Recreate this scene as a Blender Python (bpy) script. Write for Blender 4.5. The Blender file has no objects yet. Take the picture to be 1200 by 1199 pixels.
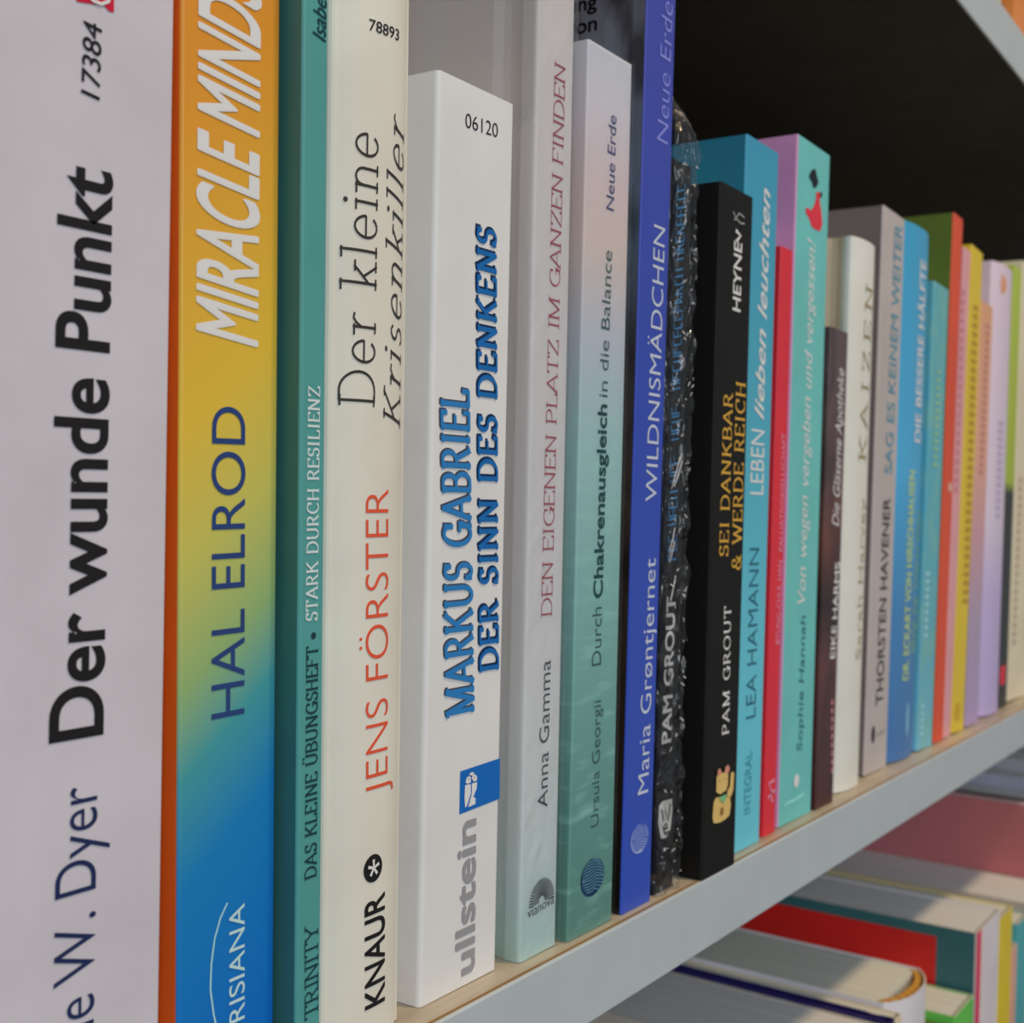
import bpy, bmesh, math, random
from mathutils import Vector, Matrix, noise
random.seed(7)
SC = bpy.context.scene
COL = SC.collection

# ------------------------------------------------------------------ camera
FPX = 1493.11                                   # focal length in pixels of the 1200 px wide frame
RX = Vector((0.56142113, -0.00637349, -0.8275057))    # world X, Y, Z axes seen in camera space
RY = Vector((-0.82716514, 0.02537893, -0.56138555))
RZ = Vector((0.02457919, 0.99965759, 0.00897634))
CAM = Vector((0.0, -0.14887674, 0.10227001))
rot = Matrix((RX, RY, RZ))
cd = bpy.data.cameras.new('camera')
cam = bpy.data.objects.new('camera', cd)
COL.objects.link(cam)
cam.matrix_world = Matrix.Translation(CAM) @ rot.to_4x4()
cd.sensor_width = 36.0
cd.lens = 36.0 * FPX / 1200.0
cd.clip_start = 0.01
cd.dof.use_dof = True
cd.dof.focus_distance = 0.245
cd.dof.aperture_fstop = 29.0
SC.camera = cam

# ------------------------------------------------------------------ world, lights, exposure
SC.view_settings.view_transform = 'Standard'
SC.view_settings.look = 'None'
SC.view_settings.gamma = 1.0
SC.view_settings.use_curve_mapping = False
SC.view_settings.exposure = 0.0

w = bpy.data.worlds.new('shop_light')
SC.world = w
w.use_nodes = True
bg = w.node_tree.nodes['Background']
bg.inputs['Color'].default_value = (0.86, 0.93, 1.0, 1)
bg.inputs['Strength'].default_value = 0.235


def area(name, loc, target, size, power, color):
    l = bpy.data.lights.new(name, 'AREA')
    l.shape = 'DISK'
    l.size = size
    l.energy = power
    l.color = color
    o = bpy.data.objects.new(name, l)
    COL.objects.link(o)
    o.location = loc
    o.rotation_euler = (Vector(target) - Vector(loc)).to_track_quat('-Z', 'Y').to_euler()
    return o


# warm ceiling spot above and in front of the shelf, cool daylight from the shop window behind the camera
area('ceiling_spot', (0.62, -0.80, 1.88), (0.5, 0, 0), 0.16, 18, (1.0, 0.74, 0.45))
area('shop_window', (-1.4, -2.25, 1.0), (0.3, 0, 0.1), 1.7, 36, (0.90, 0.95, 1.0))


# ------------------------------------------------------------------ small helpers
def lin(c):
    c /= 255.0
    return c / 12.92 if c <= 0.04045 else ((c + 0.055) / 1.055) ** 2.4


def col(r, g, b, k=1.55):
    return (min(.88, lin(r) * k), min(.88, lin(g) * k), min(.88, lin(b) * k), 1)


MATS = {}


def new_mat(name, rough=0.45, spec=0.4):
    m = bpy.data.materials.new(name)
    m.use_nodes = True
    b = m.node_tree.nodes['Principled BSDF']
    b.inputs['Roughness'].default_value = rough
    b.inputs['Specular IOR Level'].default_value = spec
    return m, m.node_tree, b


def add_grain(nt, b, scale=900, strength=0.12, dist=0.0002):
    tc = nt.nodes.new('ShaderNodeTexCoord')
    n = nt.nodes.new('ShaderNodeTexNoise')
    n.inputs['Scale'].default_value = scale
    n.inputs['Detail'].default_value = 3
    bp = nt.nodes.new('ShaderNodeBump')
    bp.inputs['Strength'].default_value = strength
    bp.inputs['Distance'].default_value = dist
    nt.links.new(tc.outputs['Object'], n.inputs['Vector'])
    nt.links.new(n.outputs['Fac'], bp.inputs['Height'])
    nt.links.new(bp.outputs['Normal'], b.inputs['Normal'])


def plain(name, rgb, rough=0.45, spec=0.4, grain=0.1, vary=0.06):
    key = (name, rgb, rough)
    if key in MATS:
        return MATS[key]
    m, nt, b = new_mat(name, rough, spec)
    c = col(*rgb)
    if vary:
        tc = nt.nodes.new('ShaderNodeTexCoord')
        n = nt.nodes.new('ShaderNodeTexNoise')
        n.inputs['Scale'].default_value = 45
        n.inputs['Detail'].default_value = 4
        r = nt.nodes.new('ShaderNodeValToRGB')
        r.color_ramp.elements[0].position = .3
        r.color_ramp.elements[1].position = .7
        r.color_ramp.elements[0].color = [x * (1 - vary) for x in c[:3]] + [1]
        r.color_ramp.elements[1].color = [min(.9, x * (1 + vary)) for x in c[:3]] + [1]
        nt.links.new(tc.outputs['Object'], n.inputs['Vector'])
        nt.links.new(n.outputs['Fac'], r.inputs['Fac'])
        nt.links.new(r.outputs['Color'], b.inputs['Base Color'])
    else:
        b.inputs['Base Color'].default_value = c
    if grain:
        add_grain(nt, b, strength=grain)
    MATS[key] = m
    return m


def graded(name, h, stops, side=0.0, rough=0.4, spec=0.4, noise_amt=0.0, nscale=(30, 30, 30), vary_rgb=None,
           vlo=.45, vhi=.6, vamt=.6, axis='Z', vtop=None):
    """printed colour fade along the height of a cover; optional blotches in a second colour"""
    m, nt, b = new_mat(name, rough, spec)
    N = nt.nodes
    L = nt.links
    tc = N.new('ShaderNodeTexCoord')
    sp = N.new('ShaderNodeSeparateXYZ')
    L.new(tc.outputs['Object'], sp.inputs[0])
    f = N.new('ShaderNodeMath')
    f.operation = 'MULTIPLY_ADD'
    L.new(sp.outputs['X'], f.inputs[0])
    f.inputs[1].default_value = side
    L.new(sp.outputs[axis], f.inputs[2])
    d = N.new('ShaderNodeMath')
    d.operation = 'DIVIDE'
    L.new(f.outputs[0], d.inputs[0])
    d.inputs[1].default_value = h
    src = d.outputs[0]
    mp = N.new('ShaderNodeMapping')
    mp.inputs['Scale'].default_value = nscale
    L.new(tc.outputs['Object'], mp.inputs['Vector'])
    nz = N.new('ShaderNodeTexNoise')
    nz.inputs['Scale'].default_value = 1
    nz.inputs['Detail'].default_value = 5
    L.new(mp.outputs[0], nz.inputs['Vector'])
    if noise_amt:
        a = N.new('ShaderNodeMath')
        a.operation = 'MULTIPLY_ADD'
        L.new(nz.outputs['Fac'], a.inputs[0])
        a.inputs[1].default_value = noise_amt
        L.new(src, a.inputs[2])
        s2 = N.new('ShaderNodeMath')
        s2.operation = 'SUBTRACT'
        L.new(a.outputs[0], s2.inputs[0])
        s2.inputs[1].default_value = noise_amt / 2
        src = s2.outputs[0]
    r = N.new('ShaderNodeValToRGB')
    cr = r.color_ramp
    st = sorted(stops)
    cr.elements[0].position = st[0][0] / h
    cr.elements[0].color = col(*st[0][1])
    cr.elements[1].position = min(1, st[-1][0] / h)
    cr.elements[1].color = col(*st[-1][1])
    for z, c in st[1:-1]:
        e = cr.elements.new(z / h)
        e.color = col(*c)
    L.new(src, r.inputs['Fac'])
    out = r.outputs['Color']
    if vary_rgb:
        vr = N.new('ShaderNodeMapRange')
        vr.inputs['From Min'].default_value = vlo
        vr.inputs['From Max'].default_value = vhi
        vr.inputs['To Max'].default_value = vamt
        L.new(nz.outputs['Fac'], vr.inputs['Value'])
        vout = vr.outputs[0]
        if vtop:
            mk = N.new('ShaderNodeMapRange')
            mk.inputs['From Min'].default_value = vtop - .02
            mk.inputs['From Max'].default_value = vtop
            mk.inputs['To Min'].default_value = 1
            mk.inputs['To Max'].default_value = 0
            L.new(sp.outputs['Z'], mk.inputs['Value'])
            mu = N.new('ShaderNodeMath')
            mu.operation = 'MULTIPLY'
            L.new(vout, mu.inputs[0])
            L.new(mk.outputs[0], mu.inputs[1])
            vout = mu.outputs[0]
        mx = N.new('ShaderNodeMix')
        mx.data_type = 'RGBA'
        L.new(vout, mx.inputs['Factor'])
        L.new(out, mx.inputs[6])
        mx.inputs[7].default_value = col(*vary_rgb)
        out = mx.outputs[2]
    L.new(out, b.inputs['Base Color'])
    add_grain(nt, b, strength=.08)
    return m


def page_mat(name, rgb):
    m, nt, b = new_mat(name, .85, .1)
    tc = nt.nodes.new('ShaderNodeTexCoord')
    mp = nt.nodes.new('ShaderNodeMapping')
    mp.inputs['Scale'].default_value = (2600, 12, 12)
    n = nt.nodes.new('ShaderNodeTexNoise')
    n.inputs['Scale'].default_value = 1
    r = nt.nodes.new('ShaderNodeValToRGB')
    c = col(*rgb)
    r.color_ramp.elements[0].color = [x * .72 for x in c[:3]] + [1]
    r.color_ramp.elements[1].color = c
    r.color_ramp.elements[0].position = .3
    r.color_ramp.elements[1].position = .6
    bp = nt.nodes.new('ShaderNodeBump')
    bp.inputs['Strength'].default_value = .25
    bp.inputs['Distance'].default_value = .0003
    nt.links.new(tc.outputs['Object'], mp.inputs['Vector'])
    nt.links.new(mp.outputs[0], n.inputs['Vector'])
    nt.links.new(n.outputs['Fac'], r.inputs['Fac'])
    nt.links.new(r.outputs['Color'], b.inputs['Base Color'])
    nt.links.new(n.outputs['Fac'], bp.inputs['Height'])
    nt.links.new(bp.outputs['Normal'], b.inputs['Normal'])
    return m


PAGE = page_mat('book_paper', (214, 205, 190))
PAGE_W = page_mat('white_book_paper', (208, 206, 206))


def ink(rgb, rough=.45):
    return plain('ink', rgb, rough, .3, 0, 0)


def film_mat(name, gloss, rough=.12, bump=.5, scale=160, tint=(1, 1, 1)):
    m = bpy.data.materials.new(name)
    m.use_nodes = True
    nt = m.node_tree
    nt.nodes.clear()
    o = nt.nodes.new('ShaderNodeOutputMaterial')
    mx = nt.nodes.new('ShaderNodeMixShader')
    tr = nt.nodes.new('ShaderNodeBsdfTransparent')
    tr.inputs['Color'].default_value = (*tint, 1)
    gl = nt.nodes.new('ShaderNodeBsdfGlossy')
    gl.inputs['Roughness'].default_value = rough
    gl.inputs['Color'].default_value = (1, 1, 1, 1)
    fr = nt.nodes.new('ShaderNodeLayerWeight')
    fr.inputs['Blend'].default_value = .3
    ma = nt.nodes.new('ShaderNodeMath')
    ma.operation = 'MULTIPLY_ADD'
    ma.inputs[1].default_value = .5
    ma.inputs[2].default_value = gloss
    nt.links.new(fr.outputs['Fresnel'], ma.inputs[0])
    tc = nt.nodes.new('ShaderNodeTexCoord')
    mp = nt.nodes.new('ShaderNodeMapping')
    mp.inputs['Scale'].default_value = (1.6, 1.6, .7)
    mp.inputs['Rotation'].default_value = (0, .5, 0)
    n = nt.nodes.new('ShaderNodeTexNoise')
    n.inputs['Scale'].default_value = scale
    n.inputs['Detail'].default_value = 3
    n.inputs['Distortion'].default_value = 1.2
    bp = nt.nodes.new('ShaderNodeBump')
    bp.inputs['Strength'].default_value = bump
    bp.inputs['Distance'].default_value = .0012
    nt.links.new(tc.outputs['Object'], mp.inputs['Vector'])
    nt.links.new(mp.outputs[0], n.inputs['Vector'])
    nt.links.new(n.outputs['Fac'], bp.inputs['Height'])
    nt.links.new(bp.outputs['Normal'], gl.inputs['Normal'])
    nt.links.new(ma.outputs[0], mx.inputs['Fac'])
    nt.links.new(tr.outputs[0], mx.inputs[1])
    nt.links.new(gl.outputs[0], mx.inputs[2])
    nt.links.new(mx.outputs[0], o.inputs['Surface'])
    return m


def link_mesh(name, verts, faces, mat, parent=None, smooth=False):
    me = bpy.data.meshes.new(name)
    me.from_pydata([tuple(v) for v in verts], [], faces)
    me.update()
    bm = bmesh.new()
    bm.from_mesh(me)
    bmesh.ops.recalc_face_normals(bm, faces=bm.faces)
    bm.to_mesh(me)
    bm.free()
    if smooth:
        me.polygons.foreach_set('use_smooth', [True] * len(me.polygons))
    me.materials.append(mat)
    o = bpy.data.objects.new(name, me)
    COL.objects.link(o)
    if parent:
        o.parent = parent
    return o


def box(name, a, b, mat, parent=None, bevel=0.0):
    bm = bmesh.new()
    bmesh.ops.create_cube(bm, size=1)
    for v in bm.verts:
        v.co = Vector([a[i] + (v.co[i] + .5) * (b[i] - a[i]) for i in range(3)])
    if bevel:
        bmesh.ops.bevel(bm, geom=list(bm.edges), offset=bevel, segments=2, affect='EDGES', profile=.5)
    me = bpy.data.meshes.new(name)
    bm.to_mesh(me)
    bm.free()
    me.materials.append(mat)
    o = bpy.data.objects.new(name, me)
    COL.objects.link(o)
    if parent:
        o.parent = parent
    return o


def empty(name, loc, label=None, cat=None, group=None):
    o = bpy.data.objects.new(name, None)
    o.empty_display_size = .02
    COL.objects.link(o)
    o.location = loc
    if label:
        o['label'] = label
    if cat:
        o['category'] = cat
    if group:
        o['group'] = group
    return o


def ray(px, py):
    c = Vector((px - 600.0, -(py - 599.5), -FPX))
    return (rot @ c).normalized()


def on_y(px, py, y):
    d = ray(px, py)
    return CAM + d * ((y - CAM.y) / d.y)


# ------------------------------------------------------------------ lettering: stroke alphabet with serifs + the built-in sans
def arc(cx, cy, rx, ry, a0, a1, n=10):
    return [(cx + rx * math.cos(math.radians(a0 + (a1 - a0) * i / n)), cy + ry * math.sin(math.radians(a0 + (a1 - a0) * i / n)))
            for i in range(n + 1)]


S = {}
# glyph: (advance, strokes, serif positions (x, y))
S['A'] = (.78, [[(.02, 0), (.36, 1)], [(.36, 1), (.72, 0)], [(.15, .33), (.6, .33)]], [(.04, 0), (.70, 0)])
S['B'] = (.68, [[(.1, 0), (.1, 1)], [(.1, 1)] + arc(.34, .76, .22, .24, 90, -90) + [(.1, .52)], [(.1, .52)] + arc(.36, .26, .26, .26, 90, -90) + [(.1, 0)]], [(.1, 0), (.1, 1)])
S['C'] = (.76, [arc(.42, .5, .36, .5, 50, 310, 18), [(.65, .66), (.66, .96)]], [])
S['D'] = (.80, [[(.1, 0), (.1, 1)], [(.1, 1), (.3, 1)] + arc(.32, .5, .4, .5, 90, -90, 14) + [(.1, 0)]], [(.1, 0), (.1, 1)])
S['E'] = (.64, [[(.1, 0), (.1, 1)], [(.1, 1), (.56, 1)], [(.1, .52), (.46, .52)], [(.1, 0), (.58, 0)], [(.56, 1), (.56, .84)], [(.58, 0), (.6, .18)]], [(.1, 0), (.1, 1)])
S['F'] = (.60, [[(.1, 0), (.1, 1)], [(.1, 1), (.54, 1)], [(.1, .52), (.44, .52)], [(.54, 1), (.54, .84)]], [(.1, 0), (.1, 1)])
S['G'] = (.80, [arc(.42, .5, .36, .5, 50, 345, 18), [(.68, 0), (.68, .42)], [(.5, .42), (.78, .42)], [(.65, .7), (.66, .96)]], [])
S['H'] = (.80, [[(.12, 0), (.12, 1)], [(.66, 0), (.66, 1)], [(.12, .52), (.66, .52)]], [(.12, 0), (.12, 1), (.66, 0), (.66, 1)])
S['I'] = (.36, [[(.17, 0), (.17, 1)]], [(.17, 0), (.17, 1)])
S['J'] = (.46, [[(.3, 1), (.3, .1), (.2, -.06), (.06, -.04)]], [(.3, 1)])
S['K'] = (.76, [[(.12, 0), (.12, 1)], [(.12, .42), (.62, 1)], [(.3, .6), (.66, 0)]], [(.12, 0), (.12, 1), (.62, 1), (.66, 0)])
S['L'] = (.62, [[(.12, 0), (.12, 1)], [(.12, 0), (.56, 0)], [(.56, 0), (.58, .2)]], [(.12, 0), (.12, 1)])
S['M'] = (.96, [[(.12, 0), (.12, 1)], [(.12, 1), (.46, 0)], [(.46, 0), (.80, 1)], [(.80, 1), (.80, 0)]], [(.12, 0), (.09, 1), (.83, 1), (.80, 0)])
S['N'] = (.82, [[(.12, 0), (.12, 1)], [(.12, 1), (.66, 0)], [(.66, 0), (.66, 1)]], [(.12, 0), (.09, 1), (.66, 1)])
S['O'] = (.84, [arc(.42, .5, .36, .5, 0, 360, 24)], [])
S['P'] = (.64, [[(.12, 0), (.12, 1)], [(.12, 1), (.3, 1)] + arc(.32, .73, .25, .27, 90, -90) + [(.12, .46)]], [(.12, 0), (.12, 1)])
S['R'] = (.72, [[(.12, 0), (.12, 1)], [(.12, 1), (.3, 1)] + arc(.32, .75, .23, .25, 90, -90) + [(.12, .5)], [(.34, .5), (.62, 0)]], [(.12, 0), (.12, 1), (.64, 0)])
S['S'] = (.58, [arc(.29, .74, .2, .25, 30, 250, 12) + arc(.29, .25, .22, .26, 70, -150, 12), [(.47, .8), (.48, .98)], [(.08, .2), (.07, .02)]], [])
S['T'] = (.70, [[(.34, 0), (.34, 1)], [(.04, 1), (.64, 1)], [(.04, 1), (.04, .84)], [(.64, 1), (.64, .84)]], [(.34, 0)])
S['U'] = (.80, [[(.12, 1), (.12, .35)] + arc(.39, .32, .27, .33, 180, 360) + [(.66, 1)]], [(.12, 1), (.66, 1)])
S['V'] = (.76, [[(.04, 1), (.36, 0)], [(.36, 0), (.70, 1)]], [(.04, 1), (.7, 1)])
S['W'] = (1.04, [[(.04, 1), (.28, 0)], [(.28, 0), (.5, .9)], [(.5, .9), (.74, 0)], [(.74, 0), (.98, 1)]], [(.04, 1), (.98, 1)])
S['Y'] = (.74, [[(.04, 1), (.35, .5)], [(.68, 1), (.35, .5)], [(.35, .5), (.35, 0)]], [(.04, 1), (.68, 1), (.35, 0)])
S['Z'] = (.70, [[(.08, 1), (.6, 1)], [(.6, 1), (.08, 0)], [(.08, 0), (.62, 0)], [(.08, 1), (.08, .84)], [(.62, 0), (.62, .17)]], [])
S['Ü'] = (.80, S['U'][1] + [[(.26, 1.17), (.26, 1.27)], [(.52, 1.17), (.52, 1.27)]], S['U'][2])
S['&'] = (.84, [arc(.36, .76, .18, .22, -40, 230, 12) + [(.7, 0)], [(.27, .56)] + arc(.32, .27, .25, .27, 120, 330, 12) + [(.7, .5)]], [(.7, 0)])
S['•'] = (.5, [arc(.22, .5, .07, .07, 0, 360, 10), arc(.22, .5, .02, .02, 0, 360, 6)], [])
S[' '] = (.36, [], [])
S['e'] = (.60, [[(.07, .37), (.52, .37)] + arc(.29, .35, .23, .34, 6, 318, 18)], [])
S['r'] = (.46, [[(.14, 0), (.14, .68)], [(.14, .46), (.22, .6), (.32, .68), (.42, .66)]], [(.14, 0), (.08, .68)])
S['k'] = (.60, [[(.12, 0), (.12, 1.02)], [(.12, .26), (.47, .68)], [(.26, .43), (.5, 0)]], [(.12, 0), (.06, 1.02), (.48, .68), (.5, 0)])
S['l'] = (.30, [[(.14, 0), (.14, 1.02)]], [(.14, 0), (.08, 1.02)])
S['i'] = (.30, [[(.14, 0), (.14, .68)], arc(.14, .93, .03, .03, 0, 360, 8), arc(.14, .93, .01, .01, 0, 360, 6)], [(.14, 0), (.08, .68)])
S['n'] = (.64, [[(.13, 0), (.13, .68)], [(.13, .46)] + arc(.31, .48, .18, .2, 150, 0, 8) + [(.49, 0)]], [(.13, 0), (.07, .68), (.49, 0)])
S['s'] = (.46, [arc(.22, .52, .14, .16, 30, 250, 10) + arc(.22, .17, .16, .17, 70, -150, 10)], [])


def stroke_text(s, weight=.09, thin=.6, serif=.13, shear=0.0, track=0.0):
    """flat lettering from pen strokes; thin<1 makes horizontal strokes lighter"""
    V, F = [], []
    x0 = 0.0
    cnt = [0]

    def seg(pts, wv, wh):
        n = len(pts)
        closed = n > 2 and (Vector(pts[0]) - Vector(pts[-1])).length < 1e-6
        L, R = [], []
        for i in range(n):
            a = Vector(pts[i - 1] if i else (pts[-2] if closed else pts[0]))
            b = Vector(pts[(i + 1)] if i < n - 1 else (pts[1] if closed else pts[-1]))
            d = (b - a)
            if d.length < 1e-9:
                d = Vector((1, 0))
            d.normalize()
            t = wv * abs(d.y) + wh * (1 - abs(d.y))
            nn = Vector((-d.y, d.x)) * t / 2
            p = Vector(pts[i])
            if not closed and i == 0:
                p = p - d * min(wh, wv) * .4
            if not closed and i == n - 1:
                p = p + d * min(wh, wv) * .4
            L.append(p + nn)
            R.append(p - nn)
        base = len(V)
        cnt[0] = (cnt[0] + 1) % 12
        for l, r in zip(L, R):
            V.append((l.x + x0 + shear * l.y, l.y, cnt[0] * 3e-6))
            V.append((r.x + x0 + shear * r.y, r.y, cnt[0] * 3e-6))
        for i in range(n - 1):
            F.append((base + 2 * i, base + 2 * i + 1, base + 2 * i + 3, base + 2 * i + 2))

    for ch in s:
        adv, st, sf = S[ch]
        for p in st:
            seg(p, weight, weight * thin)
        for (sx, sy) in sf:
            o = -1 if sy > .3 else 1
            yy = sy + o * weight * thin * .3
            seg([(sx - serif, yy), (sx + serif, yy)], weight * thin, weight * thin)
        x0 += adv + track
    return V, F, x0 - track - .06, 1.0


def sans_text(s, bold=0.0, shear=0.0):
    fat = 0
    if bold > 0 and s != 'Der wunde Punkt':
        fat, bold = bold * 1.05, 0.0
    c = bpy.data.curves.new('t', 'FONT')
    c.body = s
    c.size = 1
    c.offset = bold
    c.resolution_u = 8
    o = bpy.data.objects.new('t', c)
    COL.objects.link(o)
    dg = bpy.context.evaluated_depsgraph_get()
    me = o.evaluated_get(dg).to_mesh()
    V = [(v.co.x + shear * v.co.y, v.co.y) for v in me.vertices]
    F = [tuple(p.vertices) for p in me.polygons]
    o.evaluated_get(dg).to_mesh_clear()
    bpy.data.objects.remove(o)
    bpy.data.curves.remove(c)
    x0 = min(v[0] for v in V)
    x1 = max(v[0] for v in V)
    V = [(v[0] - x0, v[1]) for v in V]
    if fat:
        n = len(V)
        V0, F0 = V, F
        V, F = [], []
        for k in range(8):
            a = math.radians(22.5 + 45 * k)
            V += [(v[0] + fat * math.cos(a), v[1] + fat * math.sin(a), k * 4e-6) for v in V0]
            F += [tuple(i + k * n for i in f) for f in F0]
    return V, F, x1 - x0, CAPH


CAPH = .73


# ------------------------------------------------------------------ books
class Book:
    pass


BOOKS = {}
PREV = [None]


def make_cover(name, w_, h, depth, mat, parent, prof, t=.0005, groove=0.0, z0=0.0):
    """one wrapped cover: left board, spine, right board, extruded to height"""
    outer = []
    r = prof.r
    outer.append((0, depth))
    if groove:
        for y, g in ((.012, 0), (.0095, groove), (.0075, groove * 1.1), (.0055, groove * .6), (.004, 0)):
            outer.append((g, y))
    n = 16 if prof.bulge else 4
    e = prof.edge
    # rounded corner
    for k in range(5):
        a = math.radians(180 + 90 * k / 4)
        outer.append((r + r * math.cos(a), prof.f(r) + e * 0 + r + r * math.sin(a)))
    for k in range(1, n):
        x = r + (w_ - 2 * r) * k / n
        outer.append((x, prof.f(x)))
    for k in range(5):
        a = math.radians(270 + 90 * k / 4)
        outer.append((w_ - r + r * math.cos(a), prof.f(w_ - r) + r + r * math.sin(a)))
    if groove:
        for y, g in ((.004, 0), (.0055, groove * .6), (.0075, groove * 1.1), (.0095, groove), (.012, 0)):
            outer.append((w_ - g, y))
    outer.append((w_, depth))
    m = len(outer)
    inner = []
    for i in range(m):
        a = Vector(outer[max(0, i - 1)])
        b = Vector(outer[min(m - 1, i + 1)])
        d = (b - a).normalized()
        nn = Vector((-d.y, d.x))
        inner.append(Vector(outer[i]) + nn * t)
    V, F = [], []
    for z in (z0, h):
        for p in outer:
            V.append((p[0], p[1], z))
        for p in inner:
            V.append((p[0], p[1], z))
    for i in range(m - 1):
        F.append((i, i + 1, 2 * m + i + 1, 2 * m + i))
        F.append((m + i, m + i + 1, 3 * m + i + 1, 3 * m + i))
        F.append((i, i + 1, m + i + 1, m + i))
        F.append((2 * m + i, 2 * m + i + 1, 3 * m + i + 1, 3 * m + i))
    for i in (0, m - 1):
        F.append((i, m + i, 3 * m + i, 2 * m + i))
    return link_mesh(name, V, F, mat, parent)


class Prof:
    def __init__(self, w_, bulge=0.0, r=.0006):
        self.w, self.bulge, self.r, self.edge = w_, bulge, r, 0

    def f(self, u):
        """depth of the spine surface behind its foremost line"""
        if not self.bulge:
            return 0.0
        k = (u - self.w / 2) / (self.w / 2)
        return self.bulge * abs(k) ** 2.6


def book(key, label, mat, left, right, y0, h=None, htop=None, depth=.125, bulge=0.0, hard=False, group=None,
         page=None, name='paperback_book', groove=0.0, zbase=0.0, clamp=True, r=.0006, board=.0005, inset=.0006, leftmat=None):
    """left / right: two image points each, on the left and right edge of the spine"""
    def line(p):
        a, b = on_y(*p[0], y0 + bulge * .8), on_y(*p[1], y0 + bulge * .8)
        k = (a.x - b.x) / (a.z - b.z)
        return b.x - k * (b.z - zbase), k
    xl, kl = line(left)
    xr, kr = line(right)
    if h is None:
        h = on_y(*htop, y0).z - zbase
    th = math.atan((kl + kr) / 2)
    k = math.tan(th)
    mid = h / 2
    xl2 = xl + (kl - k) * mid
    xr2 = xr + (kr - k) * mid
    if clamp and PREV[0] is not None:
        pr, pk, ph = PREV[0]
        for z in (0, min(h, ph)):
            g = (pr + pk * z) + .00025 - (xl2 + k * z)
            if g > 0:
                xl2 += g
    w_ = max(.003, xr2 - xl2) * math.cos(th)
    b = Book()
    b.w, b.h, b.y0, b.th, b.key = w_, h / math.cos(th), y0, th, key
    oz = zbase + (w_ * math.sin(th) if th > 0 else 0) + .0001
    b.root = empty(name, (xl2, y0, oz), label, 'book', group)
    b.root.rotation_euler = (0, th, 0)
    PREV[0] = (xl2 + w_ / math.cos(th), k, h)
    b.M = Matrix.Translation((xl2, y0, oz)) @ Matrix.Rotation(th, 4, 'Y')
    b.Mi = b.M.inverted()
    b.prof = Prof(w_, bulge, r)
    b.depth = depth
    b.mat = mat
    b.cover = make_cover('cover', w_, b.h, depth, mat, b.root, b.prof, t=board, groove=groove)
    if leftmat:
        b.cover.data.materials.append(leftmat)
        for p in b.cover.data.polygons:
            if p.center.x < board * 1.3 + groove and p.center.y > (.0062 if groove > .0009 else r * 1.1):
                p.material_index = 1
    ins = .003 if hard else inset
    pb = board + .0002
    ys = b.prof.f(pb + .001) + .0022
    link_mesh('page_block',
              [(x, y, z) for z in (ins, b.h - ins) for (x, y) in
               ((pb, depth - ins), (pb, ys), (w_ - pb, ys), (w_ - pb, depth - ins))],
              [(0, 1, 2, 3), (4, 7, 6, 5), (0, 4, 5, 1), (1, 5, 6, 2), (2, 6, 7, 3), (3, 7, 4, 0)],
              page or PAGE, b.root)
    BOOKS[key] = b
    return b


def loc2(b, px, py):
    """where an image point falls on the spine surface, in the spine's own (across, up) coordinates"""
    y = 0.0
    for _ in range(6 if b.prof.bulge else 1):
        o = b.Mi @ CAM
        d = (b.Mi.to_3x3() @ ray(px, py))
        p = o + d * ((y - o.y) / d.y)
        y = b.prof.f(min(max(p.x, 0), b.w))
    return Vector((p.x, p.z))


def horiz(b, A, capx, py):
    """point on the spine level with A whose image column is capx"""
    lo, hi = py - 60, py + 60
    for _ in range(30):
        m = (lo + hi) / 2
        if loc2(b, capx, m).y > A.y:
            lo = m
        else:
            hi = m
    return loc2(b, capx, (lo + hi) / 2)


LIFT = .00012


def lay(b, name, V2, F, mat, lift=LIFT, label=None):
    """print a flat 2D drawing (spine coordinates) on the spine surface"""
    bm = bmesh.new()
    ll = bm.verts.layers.float.new('lift')
    vs = []
    for v in V2:
        q = bm.verts.new((v[0], 0, v[1]))
        q[ll] = v[2] if len(v) > 2 else 0.0
        vs.append(q)
    for f in F:
        try:
            bm.faces.new([vs[i] for i in f])
        except ValueError:
            pass
    if b.prof.bulge:
        for k in range(1, 24):
            x = b.w * k / 24
            bmesh.ops.bisect_plane(bm, geom=bm.verts[:] + bm.edges[:] + bm.faces[:], plane_co=(x, 0, 0), plane_no=(1, 0, 0))
    for v in bm.verts:
        v.co.x = min(max(v.co.x, .0002), b.w - .0002)
        v.co.z = min(v.co.z, b.h - .0003)
        v.co.y = b.prof.f(min(max(v.co.x, 0), b.w)) - lift - v[ll]
    me = bpy.data.meshes.new(name)
    bm.to_mesh(me)
    bm.free()
    me.materials.append(mat)
    o = bpy.data.objects.new(name, me)
    COL.objects.link(o)
    o.parent = b.root
    if label:
        o['label'] = label
    return o


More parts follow.
